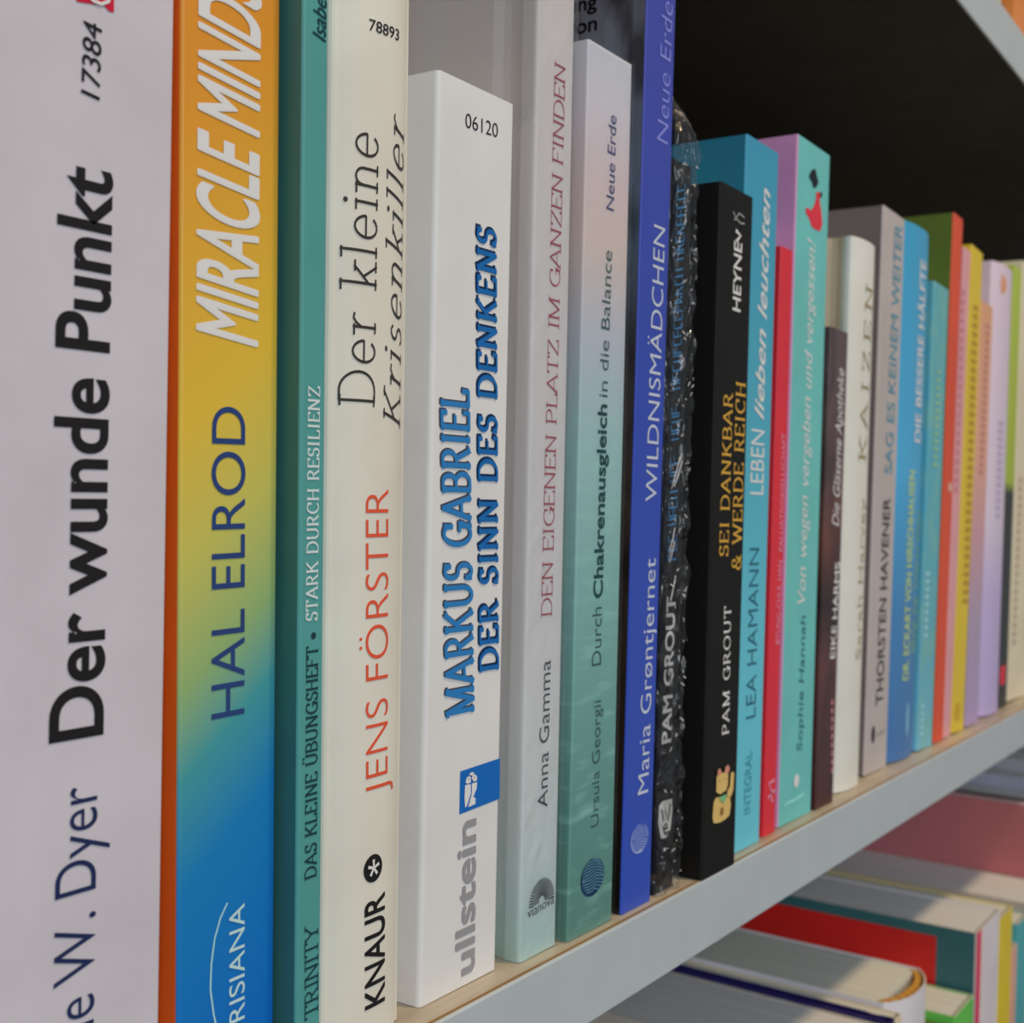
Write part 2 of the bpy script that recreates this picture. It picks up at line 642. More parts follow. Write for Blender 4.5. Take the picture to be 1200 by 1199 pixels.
def text(b, name, s, a, e, capx, mat, kind='sans', bold=0.0, shear=0.0, ref=None, at='head', lift=LIFT,
         weight=.1, thin=.6, serif=.13, track=0.0, upright_cap=None, shift=(0, 0), label=None):
    """a, e: image points where the baseline of s (or of its part ref) starts and ends; capx: image column of the capital tops"""
    def mk(q):
        if kind == 'sans':
            return sans_text(q, bold, shear)
        return stroke_text(q, weight, thin, serif, shear, track)
    V, F, L, cap = mk(s)
    A = loc2(b, *a)
    Ee = loc2(b, *e)
    if upright_cap:
        Cp = loc2(b, *upright_cap) - A
    else:
        Cp = horiz(b, A, capx, a[1]) - A
    span = L
    off = 0.0
    if ref:
        span = mk(ref)[2]
        if at == 'tail':
            off = L - span
    D = (Ee - A) / span
    C1 = Cp / cap
    P = []
    for v in V:
        q = A + D * (v[0] - off) + C1 * v[1] + Vector(shift)
        P.append((q.x, q.y, v[2] if len(v) > 2 else 0.0))
    return lay(b, name, P, F, mat, lift, label)


def poly(b, name, pts, mat, lift=LIFT, label=None):
    P = [loc2(b, *p) for p in pts]
    return lay(b, name, P, [tuple(range(len(P)))], mat, lift, label)


def ribbon(b, name, lines, wd, mat, lift=LIFT, label=None):
    V, F = [], []
    for pts in lines:
        Q = [loc2(b, *p) for p in pts]
        base = len(V)
        for i, q in enumerate(Q):
            d = (Q[min(i + 1, len(Q) - 1)] - Q[max(i - 1, 0)]).normalized()
            nn = Vector((-d.y, d.x)) * wd / 2
            V += [q + nn, q - nn]
        for i in range(len(Q) - 1):
            F.append((base + 2 * i, base + 2 * i + 1, base + 2 * i + 3, base + 2 * i + 2))
    return lay(b, name, V, F, mat, lift, label)


def disc(b, name, c, rad, mat, lift=LIFT, n=28, ry=None, label=None):
    c = loc2(b, *c)
    ry = ry or rad
    P = [c + Vector((rad * math.cos(2 * math.pi * i / n), ry * math.sin(2 * math.pi * i / n))) for i in range(n)]
    return lay(b, name, P, [tuple(range(n))], mat, lift, label)

# ------------------------------------------------------------------ setting and bookcase
floor_m = plain('floor_vinyl', (92, 84, 74), .6, .3)
wall_m = plain('wall_paint', (120, 118, 114), .8, .2)
f_ = box('floor', (-2.5, -3.2, -1.16), (4, .45, -1.12), floor_m)
f_['kind'] = 'structure'
wl = box('wall_back', (-2.5, .36, -1.12), (4, .45, 1.6), wall_m)
wl['kind'] = 'structure'


def wood_mat():
    m, nt, b = new_mat('beech_laminate', .38, .4)
    tc = nt.nodes.new('ShaderNodeTexCoord')
    mp = nt.nodes.new('ShaderNodeMapping')
    mp.inputs['Scale'].default_value = (6, 90, 90)
    n = nt.nodes.new('ShaderNodeTexNoise')
    n.inputs['Detail'].default_value = 5
    n.inputs['Distortion'].default_value = .6
    n.inputs['Scale'].default_value = 2
    r = nt.nodes.new('ShaderNodeValToRGB')
    r.color_ramp.elements[0].color = col(144, 134, 118)
    r.color_ramp.elements[1].color = col(162, 152, 134)
    r.color_ramp.elements[0].position = .35
    r.color_ramp.elements[1].position = .65
    nt.links.new(tc.outputs['Object'], mp.inputs['Vector'])
    nt.links.new(mp.outputs[0], n.inputs['Vector'])
    nt.links.new(n.outputs['Fac'], r.inputs['Fac'])
    nt.links.new(r.outputs['Color'], b.inputs['Base Color'])
    return m


WOOD = wood_mat()
EDGE = plain('grey_edge_paint', (160, 168, 173), .5, .35, .15, .03)
DARK = plain('charcoal_panel', (56, 54, 50), .75, .2, .2, .12)
LINE = plain('brown_glue_line', (128, 96, 56), .6, .2, 0, .1)

case = empty('bookcase', (0, 0, -1.12), 'grey-edged bookcase with beech shelf boards and dark undersides carrying rows of books', 'bookcase')
X0, X1 = -.35, 1.62


def shelf(z, th, dz=1.12):
    """board whose top is at z (world); parts are in the bookcase's frame (origin on the floor)"""
    b = box('shelf_board', (X0, .0016, z + dz - th + .002), (X1, .262, z + dz), WOOD, case)
    box('underside', (X0, .0016, z + dz - th), (X1, .262, z + dz - th + .0019), DARK, b)
    box('edge_strip', (X0, 0, z + dz - th), (X1, .0012, z + dz - .00012), EDGE, b, bevel=.0003)
    box('glue_line', (X0, .00118, z + dz - .001), (X1, .00155, z + dz + .00008), LINE, b)


shelf(0, .0193)
shelf(.3365, .0222)
shelf(-.338, .0193)
box('back_panel', (X0, .2621, .03), (X1, .27, 1.95), DARK, case)
box('side_panel', (X0 - .02, 0, 0), (X0 - .0002, .27, 1.95), EDGE, case, bevel=.001)
box('side_panel', (X1 + .0002, 0, 0), (X1 + .02, .27, 1.95), EDGE, case, bevel=.001)
box('plinth', (X0, .02, 0), (X1, .2615, .06), EDGE, case)

# ------------------------------------------------------------------ middle shelf, left to right
G1 = 'books standing spine out on the middle shelf'
K = ink((26, 24, 26))
WHT = ink((225, 222, 224))

# 1 white
m = plain('white_jacket', (180, 176, 184), .5, .3)
b = book('white', 'thick white paperback at the far left with huge black title lettering', m,
         ((-70, 0), (-85, 1199)), ((205, 0), (187, 1199)), .0070, h=.205, group=G1, page=PAGE_W)
text(b, 'title_lettering', 'Der wunde Punkt', (119, 861), (130, 203), 54, K, bold=.021)
NAVY = ink((28, 38, 76))
text(b, 'author_lettering', 'Wayne W. Dyer', (112, 1041), (114, 917), 60, NAVY, bold=-.004, ref='Dyer', at='tail')
text(b, 'number_lettering', '17384', (116, 118), (119, 31), 93, K, bold=.004, shear=.12)
RED = ink((178, 24, 52))
poly(b, 'publisher_logo', [(84, -60), (134, -60), (133, 15), (127, 13), (122, 7), (90, 2), (84, -10)], RED)
ribbon(b, 'logo_line', [[(100, -8), (108, 1), (118, 5), (126, 2), (129, -10)]], .0005, WHT, LIFT * 2)

# 2 orange-yellow-blue
m = graded('sunset_fade_jacket', .21, [(0, (8, 96, 176)), (.038, (18, 112, 172)), (.056, (58, 138, 146)), (.070, (128, 160, 104)),
                                       (.090, (176, 172, 82)), (.112, (204, 166, 54)), (.135, (214, 152, 48)),
                                       (.165, (228, 132, 38)), (.21, (232, 120, 40))], side=-.75, rough=.42)
b = book('fade', 'tall paperback whose spine fades from orange through yellow-green to blue', m,
         ((206, 0), (201, 1199)), ((329, 0), (321, 1199)), .0060, h=.208, group=G1)
# the left board is solid orange
add_or = plain('orange_board', (196, 84, 24), .45)
b.cover.data.materials.append(add_or)
for p in b.cover.data.polygons:
    if p.center.x < .0007 and p.center.y > .0006:
        p.material_index = 1
LGR = ink((206, 198, 198))
text(b, 'title_lettering', 'MIRACLE MINDSET', (300, 406), (302, 172), 226, LGR, bold=.02, shear=.28, ref='MIRACLE')
text(b, 'author_lettering', 'HAL ELROD', (286, 836), (287, 478), 244.5, ink((36, 58, 108)), bold=-.002)
text(b, 'publisher_lettering', 'IRISIANA', (286, 1193), (286, 1058), 267, ink((170, 200, 222)), bold=.0, ref='RISIANA', at='tail')
ribbon(b, 'publisher_arc', [[(266, 1058), (258, 1075), (251, 1100), (247, 1130), (246, 1160), (250, 1190), (256, 1215), (264, 1235)]], .00035, ink((150, 195, 220)))

# 3 teal
m = plain('teal_jacket', (72, 138, 136), .45)
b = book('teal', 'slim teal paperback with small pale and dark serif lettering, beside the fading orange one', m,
         ((356, 0), (348, 1199)), ((386, 0), (375, 1199)), .0016, h=.205, group=G1, leftmat=plain('shaded_teal_board', (44, 92, 90), .45))  # left board darkened for the shade between neighbouring books
DT = ink((20, 52, 60))
text(b, 'title_lettering', 'DAS KLEINE ÜBUNGSHEFT', (370, 1027), (372, 757), 357, DT, kind='st', weight=.15, thin=.5, serif=.08, track=.06)
disc(b, 'dot', (367, 745), .0006, DT)
text(b, 'series_lettering', 'STARK DURCH RESILIENZ', (371, 727), (374, 454), 358, ink((186, 212, 208)), kind='st', weight=.15, thin=.5, serif=.08, track=.08)
text(b, 'publisher_lettering', 'TRINITY', (372, 1189), (372, 1083), 357, DT, kind='st', weight=.1, thin=.6)
text(b, 'author_lettering', 'Isabelle', (381, 50), (382, 12), 365, DT, bold=.004, shear=.3, ref='Isab')

# 4 cream rounded
m = plain('cream_jacket', (206, 194, 183), .55, .25)
b = book('cream', 'cream paperback with a rounded spine, red author line and round black logo', m,
         ((388, 0), (374, 1199)), ((480, 60), (467, 1187)), .0042, h=.1985, bulge=.0036, group=G1, r=.0015)
CH = ink((50, 46, 44))
text(b, 'title_lettering', 'Der kleine', (438, 476), (443, 160), 394, CH, kind='st', weight=.06, thin=.85, serif=.1, track=.07)
text(b, 'subtitle_lettering', 'Krisenkiller', (468, 503), (473, 150), 449, CH, kind='st', weight=.07, thin=.75, serif=.09, shear=.22, track=.1)
text(b, 'author_lettering', 'JENS FÖRSTER', (454, 927), (455, 573), 426, ink((222, 78, 52)), bold=-.012)
text(b, 'publisher_lettering', 'KNAUR', (450, 1172), (450, 1045), 426, K, bold=.016)
c0 = loc2(b, 437, 1017)
disc(b, 'publisher_logo', (437, 1017.5), .00262, K)
V_, F_ = [], []
for k_ in range(5):
    a_ = math.radians(90 + 72 * k_ + 2)
    d_ = Vector((math.cos(a_), math.sin(a_)))
    n_ = Vector((-d_.y, d_.x)) * .00021
    i_ = len(V_)
    V_ += [c0 + n_, c0 - n_, c0 + d_ * .0016 - n_ * 1.5, c0 + d_ * .0016 + n_ * 1.5]
    F_.append((i_, i_ + 1, i_ + 2, i_ + 3))
lay(b, 'logo_star', V_, F_, ink((210, 204, 196)), LIFT * 2)
text(b, 'number_lettering', '78893', (432, 35), (467, 48), 0, K, upright_cap=(432.3, 21), bold=.002)

# 5 white, blue lettering
m = plain('bright_white_jacket', (204, 201, 214), .45, .35)
b = book('bluetitle', 'short white paperback with blue shadowed block lettering and a blue square logo', m,
         ((514.5, 82), (491, 1184)), ((603, 124), (582, 1135)), .0071, htop=(514.5, 82), depth=.118, group=G1, page=PAGE_W, r=.0011)
SH = ink((62, 64, 78))
SD = ink((10, 38, 74))
BL = ink((36, 110, 170))
BD = ink((14, 92, 158))
text(b, 'author_shadow', 'MARKUS GABRIEL', (554, 834), (548, 460), 523, SH, kind='st', weight=.18, thin=.6, serif=.08, shift=(-.0003, .0003), track=.1)
text(b, 'author_lettering', 'MARKUS GABRIEL', (554, 834), (548, 460), 523, BL, kind='st', weight=.17, thin=.6, serif=.08, track=.1, lift=LIFT * 2)
text(b, 'title_shadow', 'DER SINN DES DENKENS', (583, 784), (580, 273), 562, SD, kind='st', weight=.2, thin=.62, serif=.1, shift=(-.00035, .0004), track=.14)
text(b, 'title_lettering', 'DER SINN DES DENKENS', (583, 784), (580, 273), 562, BD, kind='st', weight=.16, thin=.6, serif=.08, track=.14, lift=LIFT * 2)
text(b, 'publisher_lettering', 'ullstein', (555, 1136), (557, 960), 532, ink((134, 134, 138)), bold=.026)
poly(b, 'publisher_logo', [(539, 904), (585.5, 888.5), (585, 936), (538, 954.5)], ink((14, 92, 168)))
OW = ink((214, 220, 230))
for pts in ([(544.5, 917), (546, 911), (549, 909.5), (551, 911), (550.5, 917), (547, 918.5)],
            [(551.8, 912), (553, 908), (556, 907.5), (558, 910), (557.8, 914.5), (554, 916)],
            [(548.5, 907.5), (552, 904.5), (555, 906), (552, 909)],
            [(544, 920), (547, 919.3), (550.8, 919), (550.6, 930), (546.3, 944), (544, 946.5), (543.3, 935)],
            [(552, 918), (558, 916.5), (557.5, 924), (553.6, 934), (556.2, 935), (556, 942), (547.6, 946), (551.6, 931)]):
    poly(b, 'logo_owl', pts, OW, LIFT * 2)
for q in ((548.3, 913), (554.6, 910.8)):
    disc(b, 'owl_eye', q, .00016, ink((14, 60, 120)), LIFT * 3, 10)
text(b, 'number_lettering', '06120', (545, 149), (583, 161.5), 0, K, upright_cap=(545.2, 131), bold=-.006)

# 6 wrapped white hardcover
m = graded('misty_jacket', .235, [(0, (166, 192, 190)), (.02, (186, 202, 204)), (.05, (196, 200, 204)), (.09, (196, 194, 196)), (.235, (198, 192, 190))],
           rough=.35, noise_amt=.06, nscale=(60, 60, 14), vary_rgb=(206, 206, 206), vlo=.5, vhi=.7, vamt=.4)
b = book('wrapped', 'tall pale hardcover in clear shrink wrap with thin red serif lettering', m,
         ((630, 60), (609, 1132)), ((675, 20), (652, 1105)), .0051, h=.232, depth=.16, hard=True, board=.0018, groove=.0007,
         group=G1, page=PAGE_W, name='hardcover_book', r=.0012)
text(b, 'title_lettering', 'DEN EIGENEN PLATZ IM GANZEN FINDEN', (646, 722), (662, 78), 634, ink((150, 66, 78)), kind='st', weight=.075, thin=.6, serif=.1)
text(b, 'author_lettering', 'Anna Gamma', (641, 945), (645, 773), 629, ink((56, 60, 66)), bold=-.004)
V_, F_ = [], []
c0 = loc2(b, 634.5, 1056)
for k_ in range(25):
    a_ = math.radians(-2 + 184 * k_ / 24)
    d_ = Vector((math.cos(a_), math.sin(a_)))
    n_ = Vector((-d_.y, d_.x))
    i_ = len(V_)
    V_ += [c0 + d_ * .0012 + n_ * .00006, c0 + d_ * .0012 - n_ * .00006, c0 + d_ * .0052 - n_ * .00018, c0 + d_ * .0052 + n_ * .00018]
    F_.append((i_, i_ + 1, i_ + 2, i_ + 3))
lay(b, 'publisher_logo', V_, F_, ink((76, 80, 82)))
text(b, 'publisher_lettering', 'vianova', (618, 1077), (649, 1058), 0, ink((92, 98, 100)), upright_cap=(618, 1064), bold=.0)


def wrap(b, name, over, mat, seg=(8, 60), amp=.0004, top=.0, ragged=0.0, dep=None, seed=0, back=None):
    """clear film shell round a book: front, both sides and a crimped top"""
    rnd = random.Random(seed)
    dep = dep or b.depth
    path = [(-over, dep - .004)] + [(-over, dep * k / 8) for k in (7, 6, 5, 4, 3, 2, 1)] + [(-over, .003)]
    nx = seg[0]
    path += [(-over + (b.w + 2 * over) * k / nx, -over - .0001) for k in range(nx + 1)]
    path += [(b.w + over, .003)] + [(b.w + over, dep * k / 8) for k in (1, 2, 3, 4, 5, 6, 7)] + [(b.w + over, dep - .004)]
    nz = seg[1]
    V, F = [], []
    mlen = len(path)
    for j in range(nz + 1):
        z = .0004 + (b.h + top) * j / nz
        for i, (x, y) in enumerate(path):
            p = Vector((x * 230 + seed, y * 230, z * 110))
            d = noise.noise(p) + .5 * noise.noise(p * 2.3)
            d = abs(d)
            side = i < 9 or i > 9 + nx
            q = Vector((x, y, z))
            if side:
                q.x += (-1 if i < 9 else 1) * d * amp * (0.4 if name == 'shrink_wrap' else .8)
            else:
                q.y -= d * amp
                if ragged:
                    q.x += noise.noise(p * 1.4) * amp * .6
            if ragged and j > nz - 7:
                t_ = (j - nz + 7) / 7
                q.x = b.w / 2 + (q.x - b.w / 2) * (1 - .75 * t_ ** 2)
                q.y += t_ ** 2 * .007
                q.z += noise.noise(p * .7) * ragged
            V.append(q)
    for j in range(nz):
        for i in range(mlen - 1):
            F.append((j * mlen + i, j * mlen + i + 1, (j + 1) * mlen + i + 1, (j + 1) * mlen + i))
    return link_mesh(name, V, F, mat, b.root, smooth=False)


wrap(b, 'shrink_wrap', .0004, film_mat('clear_film', .05, .1, .6, 150), seg=(6, 70), amp=.0003, seed=3)

# 7 sea green
m = graded('sea_photo_jacket', .212, [(0, (92, 136, 126)), (.03, (96, 146, 138)), (.08, (126, 172, 168)), (.115, (150, 184, 184)),
                                      (.14, (176, 182, 192)), (.163, (206, 184, 178)), (.18, (204, 184, 186)), (.195, (196, 192, 202)), (.212, (188, 192, 200))],
           rough=.4, noise_amt=.03, nscale=(55, 55, 300), vary_rgb=(150, 196, 188), vlo=.52, vhi=.72, vamt=.55, vtop=.15)
b = book('sea', 'paperback printed with pale green rippling sea water under a pink sky', m,
         ((690, 46), (665, 1104)), ((741, 79), (717, 1079)), .0037, htop=(690, 46), depth=.135, group=G1, groove=.0004)
GR = ink((52, 84, 84))
text(b, 'title_lettering', 'Durch', (704, 779), (705, 711), 692.5, GR, bold=-.006)
text(b, 'title_lettering', 'Chakrenausgleich', (705.5, 700), (711, 475), 694.5, ink((18, 66, 66)), bold=.02)
text(b, 'title_lettering', 'in die Balance', (711.5, 466), (717, 295), 701, GR, bold=-.006)
text(b, 'author_lettering', 'Ursula Georgii', (701, 967), (704, 820), 691.5, GR, bold=-.006)
text(b, 'publisher_lettering', 'Neue Erde', (719, 248), (722, 137), 709.5, ink((58, 66, 112)), bold=-.002)


def globe(b, c, rx, ry, base, stripe):
    c0 = loc2(b, *c)
    d = disc(b, 'publisher_logo', c, rx, base, ry=ry)
    V, F = [], []
    for k in range(-5, 6):
        zz = ry * k / 6.2
        half = rx * math.sqrt(max(0, 1 - (zz / ry) ** 2)) * .93
        i0 = len(V)
        for q in range(11):
            t = -1 + 2 * q / 10
            wv = -.28 * ry * (t * t) * (.5 if k < 0 else 1) * .6 + .05 * ry * math.sin(5 * t)
            z1 = c0.y + zz + wv + .14 * ry
            hw = rx * .94
            lim = ry * math.sqrt(max(0, 1 - (t * half / rx) ** 2)) * .95
            z1 = max(c0.y - lim, min(c0.y + lim, z1))
            V += [Vector((c0.x + t * half, z1 + ry * .035)), Vector((c0.x + t * half, z1 - ry * .035))]
        for q in range(10):
            F.append((i0 + 2 * q, i0 + 2 * q + 1, i0 + 2 * q + 3, i0 + 2 * q + 2))
    lay(b, 'logo_stripes', V, F, stripe, LIFT * 2)


globe(b, (694, 1028), .0055, .0045, ink((24, 52, 92)), ink((92, 140, 158)))
wrap(b, 'shrink_wrap', .0004, film_mat('clear_film_smooth', .0, .12, .25, 110), seg=(5, 50), amp=.00015, seed=9)

# 8 blue
m = graded('forest_and_blue_jacket', .232, [(0, (44, 72, 166)), (.12, (42, 66, 160)), (.232, (56, 64, 150))], rough=.35)
b = book('blue', 'tall thin royal blue paperback with pale lilac sans lettering', m,
         ((757, 0), (730.5, 1072)), ((794.5, 0), (760, 1057)), .0033, h=.237, depth=.15, group=G1, groove=.0004)
fm = graded('forest_photo_board', .237, [(0, (18, 12, 10)), (.05, (44, 32, 24)), (.1, (60, 48, 42)), (.14, (56, 52, 54)), (.17, (84, 100, 116)), (.2, (86, 92, 106)), (.237, (90, 90, 98))],
            rough=.3, noise_amt=.12, nscale=(90, 90, 40), vary_rgb=(12, 8, 8), vlo=.45, vhi=.62, vamt=.7)
b.cover.data.materials.append(fm)
for p in b.cover.data.polygons:
    if p.center.x < .0007 and p.center.y > .0006:
        p.material_index = 1
LI = ink((176, 184, 226))
text(b, 'publisher_lettering', 'Neue Erde', (782, 170), (788, 6), 768.5, ink((120, 124, 198)), bold=-.008)
text(b, 'title_lettering', 'WILDNISMÄDCHEN', (769, 588), (779, 268), 755, LI, bold=-.006)
text(b, 'author_lettering', 'Maria Grøntjernet', (759, 928), (768, 654), 746, LI, bold=-.004)
globe(b, (749, 983), .0046, .0037, ink((136, 152, 218)), ink((44, 68, 160)))
# words printed on its left board, next to the spine
for s_, py_ in (('ung', 12), ('von', 38)):
    V_, F_, L_, cap_ = sans_text(s_, .02)
    k_ = .0040 / cap_
    o_ = b.Mi @ CAM
    d_ = b.Mi.to_3x3() @ ray(699, py_ - 3)
    p_ = o_ + d_ * ((-LIFT - o_.x) / d_.x)
    VV = [(-LIFT, p_.y + (L_ - v[0]) * k_ * 1.15, p_.z + v[1] * k_) for v in V_]
    link_mesh('board_lettering', VV, F_, K, b.root)

# 9 black book in crumpled film
m = plain('black_glossy_jacket', (16, 16, 19), .35, .4)
b = book('foil', 'black paperback in loose crumpled plastic wrap with glinting blue lettering', m,
         ((789, 120), (765, 1050)), ((812, 170), (789, 1041)), .0046, h=.192, depth=.12, group=G1)
text(b, 'author_lettering', 'PAM GROUT', (785, 869), (791, 699), 774.5, WHT, bold=.022)
poly(b, 'publisher_logo', [(772, 944), (776, 939), (787, 936), (787.5, 950), (785, 972), (780, 982), (774, 983), (771, 965)], ink((205, 205, 205)))
ribbon(b, 'logo_strokes', [[(774, 948), (777, 962), (779, 950), (782, 962), (785, 942)], [(777, 972), (782, 969), (780, 965), (776, 970), (779, 978), (783, 974)]], .0006, K, LIFT * 2)
BG = plain('blue_foil_ink', (64, 140, 226), .25, .6, 0, 0)
rnd = random.Random(11)
y_ = 655
lines = []
while y_ > 222:
    t_ = (655 - y_) / 433
    xa, xb = 782.5 + 11 * t_, 791.5 + 11 * t_
    if rnd.random() < .12:
        y_ -= 9
        continue
    hh = 6 + rnd.random() * 2
    kind_ = rnd.randint(0, 3)
    lines.append([(xa, y_ + 2), (xb, y_)])
    if kind_ == 0:
        lines.append([(xa, y_ - hh + 2), (xb, y_ - hh)])
    elif kind_ == 1:
        lines.append([(xb, y_), (xb, y_ - hh)])
        lines.append([(xa, y_ + 2), (xa, y_ - hh + 2)])
    elif kind_ == 2:
        lines.append([(xa, y_ + 2), (xb, y_ - hh)])
    else:
        lines.append([((xa + xb) / 2, y_ + 1), ((xa + xb) / 2, y_ - hh)])
        lines.append([(xa, y_ + 2), (xa, y_ - hh + 2)])
    y_ -= hh + 3.5
ribbon(b, 'title_lettering', lines, .00042, BG, label='glinting blue foil title lettering')
wrap(b, 'plastic_wrap', .0007, film_mat('crumpled_film', .06, .04, 1.0, 230, (.93, .93, .92)), seg=(9, 110), amp=.0024, top=.020, ragged=.007, seed=21)

GLINT = plain('crease_glint_paint', (198, 212, 220), .16, .8, 0, 0)  # pale ribbons paint the glints along the film's folds
ribbon(b, 'crease_glint', [[(769, 398), (771, 372), (776, 350), (781, 322), (785, 296)], [(772, 392), (778, 364), (784, 340)]], .00022, GLINT, .0024)
ribbon(b, 'crease_glint', [[(771, 482), (773, 462), (776, 440), (778, 424), (781, 408)]], .0011, GLINT, .0021)
ribbon(b, 'crease_glint', [[(777, 574), (781, 562), (786, 545), (789, 534)], [(781, 570), (786, 556), (791, 540)]], .00045, GLINT, .0022)
ribbon(b, 'crease_glint', [[(772, 658), (776, 644), (780, 630), (782, 618)], [(775, 660), (779, 646), (782, 634)], [(777, 704), (780, 690), (783, 674)]], .00045, GLINT, .0022)
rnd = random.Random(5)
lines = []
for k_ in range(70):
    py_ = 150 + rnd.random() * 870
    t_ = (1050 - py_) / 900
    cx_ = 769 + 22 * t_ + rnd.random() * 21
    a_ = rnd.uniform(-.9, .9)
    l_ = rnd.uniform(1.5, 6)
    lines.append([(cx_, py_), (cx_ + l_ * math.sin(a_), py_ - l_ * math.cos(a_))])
CR_ = ribbon(b, 'wrinkle_glints', lines, .00028, GLINT, .0023)  # scattered short ribbons painted as small glints on the wrinkles
CR_['kind'] = 'stuff'

# 10 black with lucky cat
m = plain('matt_black_jacket', (19, 18, 17), .55, .22)
b = book('black', 'matt black paperback with gold capitals and a golden lucky cat near its foot', m,
         ((845, 213), (822, 1036)), ((883, 231), (861, 1014)), .0002, htop=(845, 213), depth=.12, group=G1, r=.0007)
text(b, 'publisher_lettering', 'HEYNE', (867, 366), (869, 286), 857.5, WHT, bold=.013)
ribbon(b, 'publisher_arrow', [[(862, 270), (867.5, 276.5), (862.5, 283)]], .0011, WHT)
ribbon(b, 'publisher_arrow', [[(859, 248), (862, 256), (868, 262), (872, 262)], [(860, 258), (866, 250), (872, 255)]], .0004, ink((150, 150, 150)))
GOLD = plain('gold_ink', (196, 152, 48), .35, .5, 0, .05)
text(b, 'title_lettering', 'SEI DANKBAR', (852.5, 652), (858, 463), 842.5, GOLD, kind='st', weight=.12, thin=.6, serif=.08, track=.1)
text(b, 'title_lettering', '& WERDE REICH', (867.5, 668), (873, 450), 857, GOLD, kind='st', weight=.12, thin=.6, serif=.08, track=.1)
text(b, 'author_lettering', 'PAM GROUT', (853.5, 860), (856, 711), 846, ink((214, 210, 204)), kind='st', weight=.12, thin=.65, serif=.08, track=.12)
CG = plain('cat_gold', (198, 164, 98), .4, .4, 0, .1)
poly(b, 'cat_body', [(836, 965), (834.6, 958), (836, 940), (838.5, 935), (846, 933), (855, 934), (856, 943), (854.5, 955), (850, 960), (843, 964)], CG)
poly(b, 'cat_head', [(838.5, 928), (839, 910), (841, 907), (849, 905), (852.5, 906), (852, 920), (850, 926), (843, 931)], CG, LIFT * 2)
poly(b, 'cat_arm', [(851.5, 927), (854.5, 921), (855.5, 906), (858, 904), (859.5, 906), (858.5, 925), (855.5, 934), (851, 933)], CG, LIFT * 2)
EAR = ink((186, 128, 108))
poly(b, 'cat_ear', [(839.5, 910), (840, 902), (842.5, 900), (845, 906)], EAR, LIFT * 3)
poly(b, 'cat_ear', [(847.5, 905), (849, 898.5), (852, 896), (854, 900), (852.5, 906)], EAR, LIFT * 3)
poly(b, 'cat_bib', [(841, 935), (850, 930), (849, 937), (847, 941)], ink((104, 168, 120)), LIFT * 3)
disc(b, 'cat_emblem', (845, 950.5), .0009, ink((120, 84, 40)), LIFT * 3, 12, ry=.0012)
for q in ((842, 915), (848.5, 912.5)):
    disc(b, 'cat_eye', q, .00028, ink((110, 80, 40)), LIFT * 3, 8)

# 11 turquoise
m = graded('turquoise_jacket', .21, [(0, (92, 178, 196)), (.06, (88, 174, 194)), (.13, (66, 152, 176)), (.21, (52, 136, 168))], rough=.42)
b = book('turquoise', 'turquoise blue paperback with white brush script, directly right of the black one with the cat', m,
         ((876, 158), (851, 1011)), ((912.5, 181), (890, 984)), .0045, htop=(876, 158), depth=.13, group=G1, leftmat=plain('shaded_turquoise_board', (34, 104, 126), .45))  # shade of the left-facing side is put into the board colour
text(b, 'author_lettering', 'LEA HAMANN', (885, 840), (889.5, 642), 873, ink((36, 88, 106)), bold=-.006)
text(b, 'title_lettering', 'LEBEN', (894, 580), (895.5, 505), 877.5, ink((206, 232, 238)), bold=-.004)
text(b, 'title_lettering', 'lieben leuchten', (894, 492), (902, 224), 883, ink((196, 230, 240)), bold=.012, shear=.35)
text(b, 'publisher_lettering', 'INTEGRAL', (879, 952), (881, 880), 871, ink((52, 124, 142)), bold=.0)

# 12 red thin
m = plain('crimson_jacket', (204, 36, 50), .4)
b = book('crimson', 'thin short crimson paperback between the turquoise and the mint books', m,
         ((916, 289), (894, 981)), ((929.5, 289), (908, 976)), .0052, htop=(916, 289), depth=.12, group=G1)
PK = ink((240, 130, 160))
text(b, 'title_lettering', 'PALLIATIVGESELLSCHAFT', (917, 646), (920.5, 508), 912, PK, bold=.0)
text(b, 'author_lettering', 'BYUNG-CHUL HAN', (913.5, 754), (916.5, 657), 908, PK, bold=.0)
ribbon(b, 'publisher_logo', [[(900, 936), (904, 928), (901, 918), (907, 914)], [(905, 940), (903, 930), (908, 926)]], .0011, PK)

# 13 mint
m = plain('mint_jacket', (96, 174, 172), .42)
b = book('mint', 'mint green paperback with lilac edge and a small figure in a red dress', m,
         ((935, 158), (911, 973)), ((973, 181), (950, 950)), .0058, htop=(935, 158), depth=.13, group=G1)
b.cover.data.materials.append(plain('lilac_board', (186, 130, 172), .45))
for p in b.cover.data.polygons:
    if p.center.x < .0008:
        p.material_index = 1
text(b, 'title_lettering', 'Von wegen vergeben und vergessen!', (943, 707), (955, 283), 933, ink((206, 230, 226)), bold=-.002, shear=.25)
text(b, 'author_lettering', 'Sophie Hannah', (939.5, 880), (944, 721), 933, ink((36, 92, 100)), bold=.0, shear=.15)
poly(b, 'figure_hair', [(948, 205), (951, 199), (955.5, 198), (957, 206), (959, 214), (956, 220), (952.5, 220), (951, 213), (948, 209)], ink((14, 20, 28)))
poly(b, 'figure_dress', [(956, 226), (959.5, 224), (960.5, 230), (960.5, 238), (962, 246), (963.5, 262), (961, 271), (957, 270), (951, 266), (947.5, 255), (944, 250), (943.5, 244), (947.5, 244), (950, 247), (954, 240), (956, 233)], ink((208, 44, 60)))
poly(b, 'figure_shoe', [(960.5, 225), (963, 226), (962.5, 231), (960.5, 232)], ink((20, 30, 36)), LIFT * 2)
disc(b, 'publisher_logo', (933, 915), .0022, ink((206, 226, 226)), n=14)
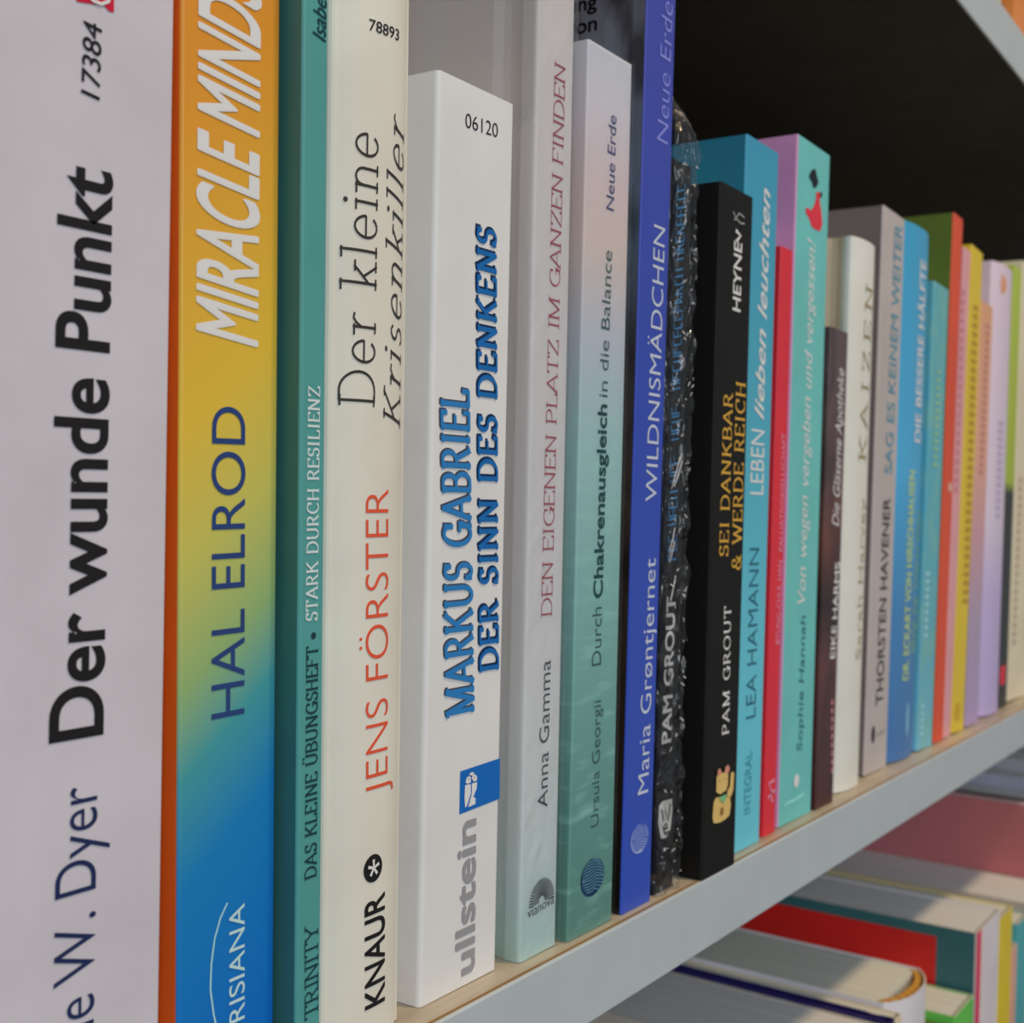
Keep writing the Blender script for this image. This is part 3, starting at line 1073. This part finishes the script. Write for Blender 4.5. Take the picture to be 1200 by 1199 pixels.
ribbon(b, 'publisher_lettering', [[(919, 944), (924, 940), (930, 938), (936, 934), (942, 930)]], .0011, ink((132, 196, 196)))

# 14 dark brown
m = graded('smoky_brown_jacket', .165, [(0, (62, 30, 30)), (.045, (84, 50, 48)), (.07, (34, 22, 24)), (.09, (98, 58, 48)), (.12, (84, 64, 64)), (.165, (80, 66, 70))],
           rough=.4, noise_amt=.2, nscale=(60, 60, 30), vary_rgb=(40, 24, 26), vlo=.45, vhi=.6, vamt=.6)
b = book('brown', 'short smoky brown paperback with white script, lower than its neighbours', m,
         ((974, 386), (955, 947)), ((994, 389), (976, 943)), .0052, htop=(974, 384), depth=.115, group=G1)
text(b, 'author_lettering', 'EIKE HARMS', (978, 771), (984, 659), 972, WHT, bold=.012)
text(b, 'title_lettering', 'Die Gläserne Apotheke', (982.5, 617), (989, 433), 974, ink((222, 206, 206)), bold=-.002, shear=.3)
ribbon(b, 'publisher_lettering', [[(975, 820 + i * 10), (974.8, 826 + i * 10)] for i in range(9)], .0018, ink((178, 116, 124)))

# 15 cream yellow rounded
m = plain('ivory_jacket', (214, 210, 190), .5)
b = book('ivory', 'ivory hardback with rounded spine and wide-spaced brown capitals', m,
         ((999, 273), (978, 931)), ((1026, 290), (1006, 922)), .0068, htop=(999, 274), depth=.12, bulge=.0022, group=G1, r=.0012,
         groove=.001, name='hardcover_book', hard=True, board=.0015, leftmat=plain('tan_board', (176, 156, 132), .5))
BR = ink((132, 116, 74))
text(b, 'title_lettering', 'KAIZEN', (1014, 541), (1022, 338), 1006, BR, kind='st', weight=.09, thin=.7, track=.3)
text(b, 'author_lettering', 'Sarah Harvey', (1008, 772), (1014, 584), 1002, ink((150, 144, 112)), bold=.0)

# 16 warm grey
m = plain('warm_grey_jacket', (166, 158, 156), .45)
b = book('grey', 'tall warm grey paperback with spaced black and blue capitals', m,
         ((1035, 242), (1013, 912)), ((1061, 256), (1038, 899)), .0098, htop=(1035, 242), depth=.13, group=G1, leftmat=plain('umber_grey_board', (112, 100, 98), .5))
text(b, 'author_lettering', 'THORSTEN HAVENER', (1034, 825), (1043, 584), 1025.5, ink((46, 44, 48)), bold=.012)
text(b, 'title_lettering', 'SAG ES KEINEM WEITER', (1045, 556), (1057, 266), 1036, ink((66, 128, 152)), bold=.004)
disc(b, 'publisher_logo', (1023, 861), .0022, ink((50, 44, 50)), n=12, ry=.0035)
ribbon(b, 'publisher_lettering', [[(1027, 862), (1036, 856)]], .001, ink((130, 124, 124)))

# 17 bright blue rounded
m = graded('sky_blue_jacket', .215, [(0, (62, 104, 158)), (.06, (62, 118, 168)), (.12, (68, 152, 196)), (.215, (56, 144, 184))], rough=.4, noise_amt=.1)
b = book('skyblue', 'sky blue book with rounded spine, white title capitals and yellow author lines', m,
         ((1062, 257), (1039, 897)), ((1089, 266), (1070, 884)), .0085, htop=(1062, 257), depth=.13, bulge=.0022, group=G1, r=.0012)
text(b, 'title_lettering', 'DIE BESSERE HÄLFTE', (1078, 519), (1085, 308), 1071, ink((206, 220, 236)), bold=.012)
YL = ink((176, 196, 108))
text(b, 'author_lettering', 'DR. ECKART VON HIRSCHHAUSEN', (1064, 796), (1072, 552), 1057, YL, bold=.01)
text(b, 'author_lettering', 'PROF. DR. TOBIAS ESCH', (1073, 762), (1080, 600), 1067, ink((120, 164, 130)), bold=.006)
disc(b, 'publisher_logo', (1063, 843), .0022, ink((108, 160, 192)), n=14, ry=.0075)

# 18 small teal
m = graded('teal_speckled_jacket', .2, [(0, (104, 168, 188)), (.05, (86, 156, 176)), (.12, (78, 156, 176)), (.2, (86, 156, 168))], rough=.45,
           nscale=(150, 150, 60), vary_rgb=(116, 168, 150), vlo=.45, vhi=.6, vamt=.5)
b = book('smallteal', 'slim teal book, lower than the sky blue one beside it, pale yellow lettering', m,
         ((1094, 332), (1073, 883)), ((1112, 337), (1092, 876)), .0086, htop=(1094, 331), depth=.12, group=G1)
ribbon(b, 'title_lettering', [[(1100 - i * .35, 434 + i * 9), (1099.8 - i * .35, 439 + i * 9)] for i in range(13)], .006, ink((128, 172, 142)))
ribbon(b, 'author_lettering', [[(1087 - i * .3, 670 + i * 9), (1086.8 - i * .3, 675 + i * 9)] for i in range(9)], .006, ink((138, 188, 206)))
ribbon(b, 'publisher_lettering', [[(1081 - i * .3, 826 + i * 8), (1080.8 - i * .3, 830 + i * 8)] for i in range(5)], .006, ink((136, 190, 210)))

# 19 orange red with olive board
m = plain('vermilion_jacket', (222, 72, 42), .45)
b = book('vermilion', 'vermilion red book with olive green front board, tallest in the far part of the row', m,
         ((1117, 250), (1095, 873)), ((1130, 252), (1104, 868)), .0085, htop=(1117, 250), depth=.14, group=G1)
b.cover.data.materials.append(plain('olive_board', (86, 106, 42), .45))
for p in b.cover.data.polygons:
    if p.center.x < .0006 and p.center.y > .0006:
        p.material_index = 1
box('red_patch', (-.0002, .028, .12), (-.00005, .05, .222), plain('dark_red_print', (140, 24, 26), .45), b.root)
disc(b, 'spine_mark', (1113, 571), .0022, ink((240, 170, 150)), n=12)

# 20 pink
m = plain('rose_jacket', (214, 142, 148), .45)
b = book('rose', 'thin rose pink book beside the yellow one', m,
         ((1130, 294), (1105, 868)), ((1138, 293), (1114, 862)), .0085, htop=(1133, 293), depth=.12, group=G1)
ribbon(b, 'title_lettering', [[(1129 - i * .42, 340 + i * 11), (1128.8 - i * .42, 346 + i * 11)] for i in range(22)], .0035, ink((176, 100, 116)))

# 21 yellow
m = plain('yellow_jacket', (226, 172, 44), .45)
b = book('yellow', 'bright yellow paperback with brown capitals in the far part of the row', m,
         ((1138, 289), (1115, 862)), ((1152, 302), (1129, 855)), .0085, htop=(1140, 290), depth=.125, group=G1)
ribbon(b, 'title_lettering', [[(1143.5 - i * .37, 358 + i * 10.4), (1143.3 - i * .37, 364 + i * 10.4)] for i in range(34)], .0085, ink((166, 128, 30)))
disc(b, 'publisher_logo', (1122, 834), .0045, ink((180, 146, 30)), n=10)

# 22 salmon to mauve
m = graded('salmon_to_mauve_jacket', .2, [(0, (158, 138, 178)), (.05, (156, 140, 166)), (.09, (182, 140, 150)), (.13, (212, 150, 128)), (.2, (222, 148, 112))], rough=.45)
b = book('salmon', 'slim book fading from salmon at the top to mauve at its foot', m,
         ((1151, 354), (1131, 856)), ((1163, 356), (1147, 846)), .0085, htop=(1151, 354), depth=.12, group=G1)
ribbon(b, 'title_lettering', [[(1157.5 - i * .4, 380 + i * 9), (1157.2 - i * .4, 385 + i * 9)] for i in range(20)], .0065, ink((176, 118, 112)))

# 23 lavender rounded
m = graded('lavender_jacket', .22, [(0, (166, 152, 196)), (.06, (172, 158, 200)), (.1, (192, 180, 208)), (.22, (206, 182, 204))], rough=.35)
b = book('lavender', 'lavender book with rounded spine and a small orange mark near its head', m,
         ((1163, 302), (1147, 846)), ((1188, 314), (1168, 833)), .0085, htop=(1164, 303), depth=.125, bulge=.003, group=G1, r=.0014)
poly(b, 'spine_mark', [(1168, 322), (1174, 321), (1179, 328), (1179, 340), (1174, 346), (1171, 336)], ink((214, 140, 104)))
ribbon(b, 'title_lettering', [[(1173 - i * .3, 494 + i * 9), (1172.8 - i * .3, 499 + i * 9)] for i in range(13)], .0085, ink((168, 152, 184)))

# 24 green and charcoal
m = graded('lime_charcoal_jacket', .23, [(0, (44, 46, 46)), (.112, (44, 46, 46)), (.118, (146, 164, 50)), (.23, (158, 176, 66))], rough=.45)
b = book('lime', 'slim book, lime green above and charcoal below with a small red label', m,
         ((1189, 314), (1169, 832)), ((1197, 314), (1180, 826)), .0105, htop=(1192, 314), depth=.12, group=G1)
poly(b, 'red_label', [(1171, 782), (1178, 779), (1177, 802), (1171, 803)], ink((214, 40, 58)))

# 25.. beige and the last ones
m = plain('beige_jacket', (206, 188, 164), .5)
b = book('beige', 'beige paperback at the right end of what can be seen of the row', m,
         ((1198, 306), (1181, 826)), ((1222, 318), (1203, 813)), .0112, htop=(1198, 308), depth=.13, group=G1)
ribbon(b, 'title_lettering', [[(1196 - i * .4, 560 + i * 10), (1195.8 - i * .4, 566 + i * 10)] for i in range(20)], .007, ink((168, 148, 130)))

# ------------------------------------------------------------------ simple books placed by measure (lower and upper shelf)
def sbook(label, x, w_, ztop, zbase, mat, y0=.004, depth=.13, bulge=0.0, hard=False, group=None, page=None, board=.0006,
          spine=None, left=None, lean=0.0, name='paperback_book'):
    b = Book()
    b.w, b.h, b.y0, b.th = w_, ztop - zbase, y0, lean
    b.root = empty(name, (x, y0, zbase + .0001), label, 'book', group)
    b.root.rotation_euler = (0, lean, 0)
    b.M = Matrix.Translation((x, y0, zbase + .0001)) @ Matrix.Rotation(lean, 4, 'Y')
    b.Mi = b.M.inverted()
    b.prof = Prof(w_, bulge, .0008)
    b.depth = depth
    b.cover = make_cover('cover', w_, b.h, depth, mat, b.root, b.prof, t=board, groove=.0008 if hard else 0)
    if left:
        b.cover.data.materials.append(left)
        for p in b.cover.data.polygons:
            if p.center.x < board * 1.2 and p.center.y > .0008:
                p.material_index = 1
    if not hard:                                   # cut edge of a paperback's card is bare white
        b.cover.data.materials.append(plain('bare_card', (196, 190, 180), .8, .1, 0, 0))
        ci = len(b.cover.data.materials) - 1
        for p in b.cover.data.polygons:
            if p.normal.z > .9:
                p.material_index = ci
    ins = .003 if hard else .0006
    pb = board + .0002
    ys = b.prof.f(pb + .001) + .0022
    link_mesh('page_block',
              [(q, y, z) for z in (ins, b.h - ins) for (q, y) in
               ((pb, depth - ins), (pb, ys), (w_ - pb, ys), (w_ - pb, depth - ins))],
              [(0, 1, 2, 3), (4, 7, 6, 5), (0, 4, 5, 1), (1, 5, 6, 2), (2, 6, 7, 3), (3, 7, 4, 0)],
              page or PAGE, b.root)
    return b


ZL = -.338
G2 = 'books standing on the lower shelf'
NV = plain('navy_jacket', (34, 28, 84), .45)
GRY = plain('stone_jacket', (150, 146, 142), .5)
sbook('thick book with grey paper at the left end of the lower row', .40, .042, -.108, ZL, GRY, depth=.15, group=G2, page=PAGE_W)
sbook('thick paperback with warm grey paper in the lower row, left of the navy one', .4425, .0560, -.101, ZL, plain('ash_jacket', (160, 152, 142), .5), depth=.16, group=G2, page=PAGE_W)
sbook('thin navy book in the lower row, left of the white rounded spine', .4990, .0056, -.0995, ZL, NV, depth=.17, hard=True, group=G2, page=NV, name='hardcover_book')
sbook('thin cream booklet pressed between the navy book and the white rounded spine', .5052, .0084, -.1005, ZL, plain('cream_booklet', (196, 180, 150), .5), depth=.16, group=G2)
b = sbook('book with white rounded spine and striped headband on the lower shelf', .5142, .0490, -.0985, ZL, plain('white_lower_jacket', (192, 190, 200), .45), depth=.17,
          bulge=.008, board=.0006, group=G2, name='hardcover_book')
m_, nt_, b_ = new_mat('striped_headband', .6, .2)
tc_ = nt_.nodes.new('ShaderNodeTexCoord')
wv_ = nt_.nodes.new('ShaderNodeTexWave')
wv_.inputs['Scale'].default_value = 60
rp_ = nt_.nodes.new('ShaderNodeValToRGB')
rp_.color_ramp.elements[0].color = col(196, 62, 36)
rp_.color_ramp.elements[1].color = col(222, 150, 70)
e_ = rp_.color_ramp.elements.new(.5)
e_.color = col(150, 160, 60)
nt_.links.new(tc_.outputs['Object'], wv_.inputs['Vector'])
nt_.links.new(wv_.outputs['Fac'], rp_.inputs['Fac'])
nt_.links.new(rp_.outputs['Color'], b_.inputs['Base Color'])
V_, F_ = [], []
for k_ in range(17):
    x_ = .0022 + (b.w - .0044) * k_ / 16
    y_ = b.prof.f(x_) + .0022
    V_ += [(x_, y_, b.h - .0030), (x_, y_, b.h - .0002), (x_, y_ + .0026, b.h - .0002), (x_, y_ + .0026, b.h - .0030)]
for k_ in range(16):
    for q_ in range(4):
        a_ = 4 * k_
        F_.append((a_ + q_, a_ + (q_ + 1) % 4, a_ + 4 + (q_ + 1) % 4, a_ + 4 + q_))
link_mesh('headband', V_, F_, m_, b.root)
GN = plain('leaf_green_jacket', (92, 176, 74), .45)
sbook('cream book with green boards, left of the pair sunk behind the white rounded spine', .5640, .030, -.132, ZL, plain('dark_green_jacket', (92, 120, 40), .45), depth=.14, hard=True, board=.0018, group=G2, name='hardcover_book')
sbook('cream book with bright green spine, right of the pair beside the red panel', .5943, .0325, -.128, ZL, GN, depth=.14, group=G2)
TL = plain('petrol_board', (48, 92, 96), .45)
RD = plain('red_panel_print', (186, 32, 28), .45)
b = sbook('tall book with red panel on its petrol board and white and magenta spine', .6300, .0450, -.0995, ZL, plain('pale_lilac_jacket', (196, 190, 206), .45), depth=.19, left=TL, group=G2, page=PAGE_W)
b.cover.data.materials.append(plain('magenta_print', (220, 50, 92), .45))
for v in b.cover.data.polygons:
    if v.material_index == 0 and v.center.y < .0008 and v.center.x < .008:
        v.material_index = 2
box('magenta_strip', (.0001, -.0001, 0), (.0085, -.00002, b.h), plain('magenta_print', (220, 50, 92), .45), b.root)
box('red_panel', (-.00022, .019, .02), (-.00004, .186, b.h - .0055), RD, b.root)
sbook('book with a bright yellow spine on the lower shelf', .6755, .0275, -.1045, ZL, plain('lower_yellow_jacket', (214, 176, 44), .45), depth=.175, group=G2)
sbook('slim peach pink book between the yellow and the turquoise spines below', .7035, .0125, -.128, ZL, plain('peach_jacket', (212, 148, 132), .45), depth=.14, group=G2, page=PAGE)
sbook('turquoise spined book on the lower shelf near the right edge', .7165, .024, -.118, ZL, plain('lower_turquoise_jacket', (70, 150, 158), .45), depth=.17, group=G2)
sbook('thick book with grey-tan paper behind the turquoise one below', .7410, .050, -.113, ZL, plain('greige_jacket', (156, 148, 140), .45), depth=.19, group=G2, page=PAGE_W)
m = graded('mauve_front', .2, [(0, (206, 150, 60)), (.005, (204, 148, 66)), (.013, (170, 98, 100)), (.2, (150, 96, 106))], axis='Y', rough=.45)
sbook('tall book with mauve front board turning ochre towards its spine', .7920, .0085, -.070, ZL, plain('dusty_pink_jacket', (170, 110, 116), .45), depth=.2, left=m, group=G2, page=PAGE_W)
sbook('black filler for the shaded gap behind the tall mauve book', .8010, .0545, -.080, ZL, plain('gap_shade_jacket', (26, 26, 30), .45), depth=.2, group=G2, page=plain('gap_shade_pages', (26, 26, 30), .8))  # black cover and pages stand in for the shade of a gap
xx = .8560
for i, (w_, zt, c, lb) in enumerate(((.026, -.080, (120, 126, 144), 'slate blue'), (.022, -.072, (150, 154, 170), 'pale blue-grey'), (.03, -.084, (96, 102, 120), 'dark slate'),
                                     (.024, -.07, (162, 160, 168), 'light lilac-grey'), (.03, -.09, (60, 60, 70), 'blackish'), (.03, -.1, (128, 120, 112), 'taupe'),
                                     (.04, -.085, (40, 40, 46), 'coal black'))):
    sbook(lb + ' book in the far blurred end of the lower row', xx, w_, zt, ZL, plain('far_jacket_%s' % lb.replace(' ', '_').replace('-', '_'), c, .45), depth=.17, group=G2, page=PAGE_W)
    xx += w_ + .0006

# ------------------------------------------------------------------ upper shelf
ZU = .3365
sbook('pale green book standing on the upper shelf beside the orange one', .668, .016, .54, ZU, plain('pale_green_jacket', (170, 184, 158), .5), y0=.018, group='books on the upper shelf')
sbook('orange-brown book at the top right corner on the upper shelf', .688, .03, .55, ZU, plain('orange_brown_jacket', (196, 120, 62), .5), y0=.012, group='books on the upper shelf')
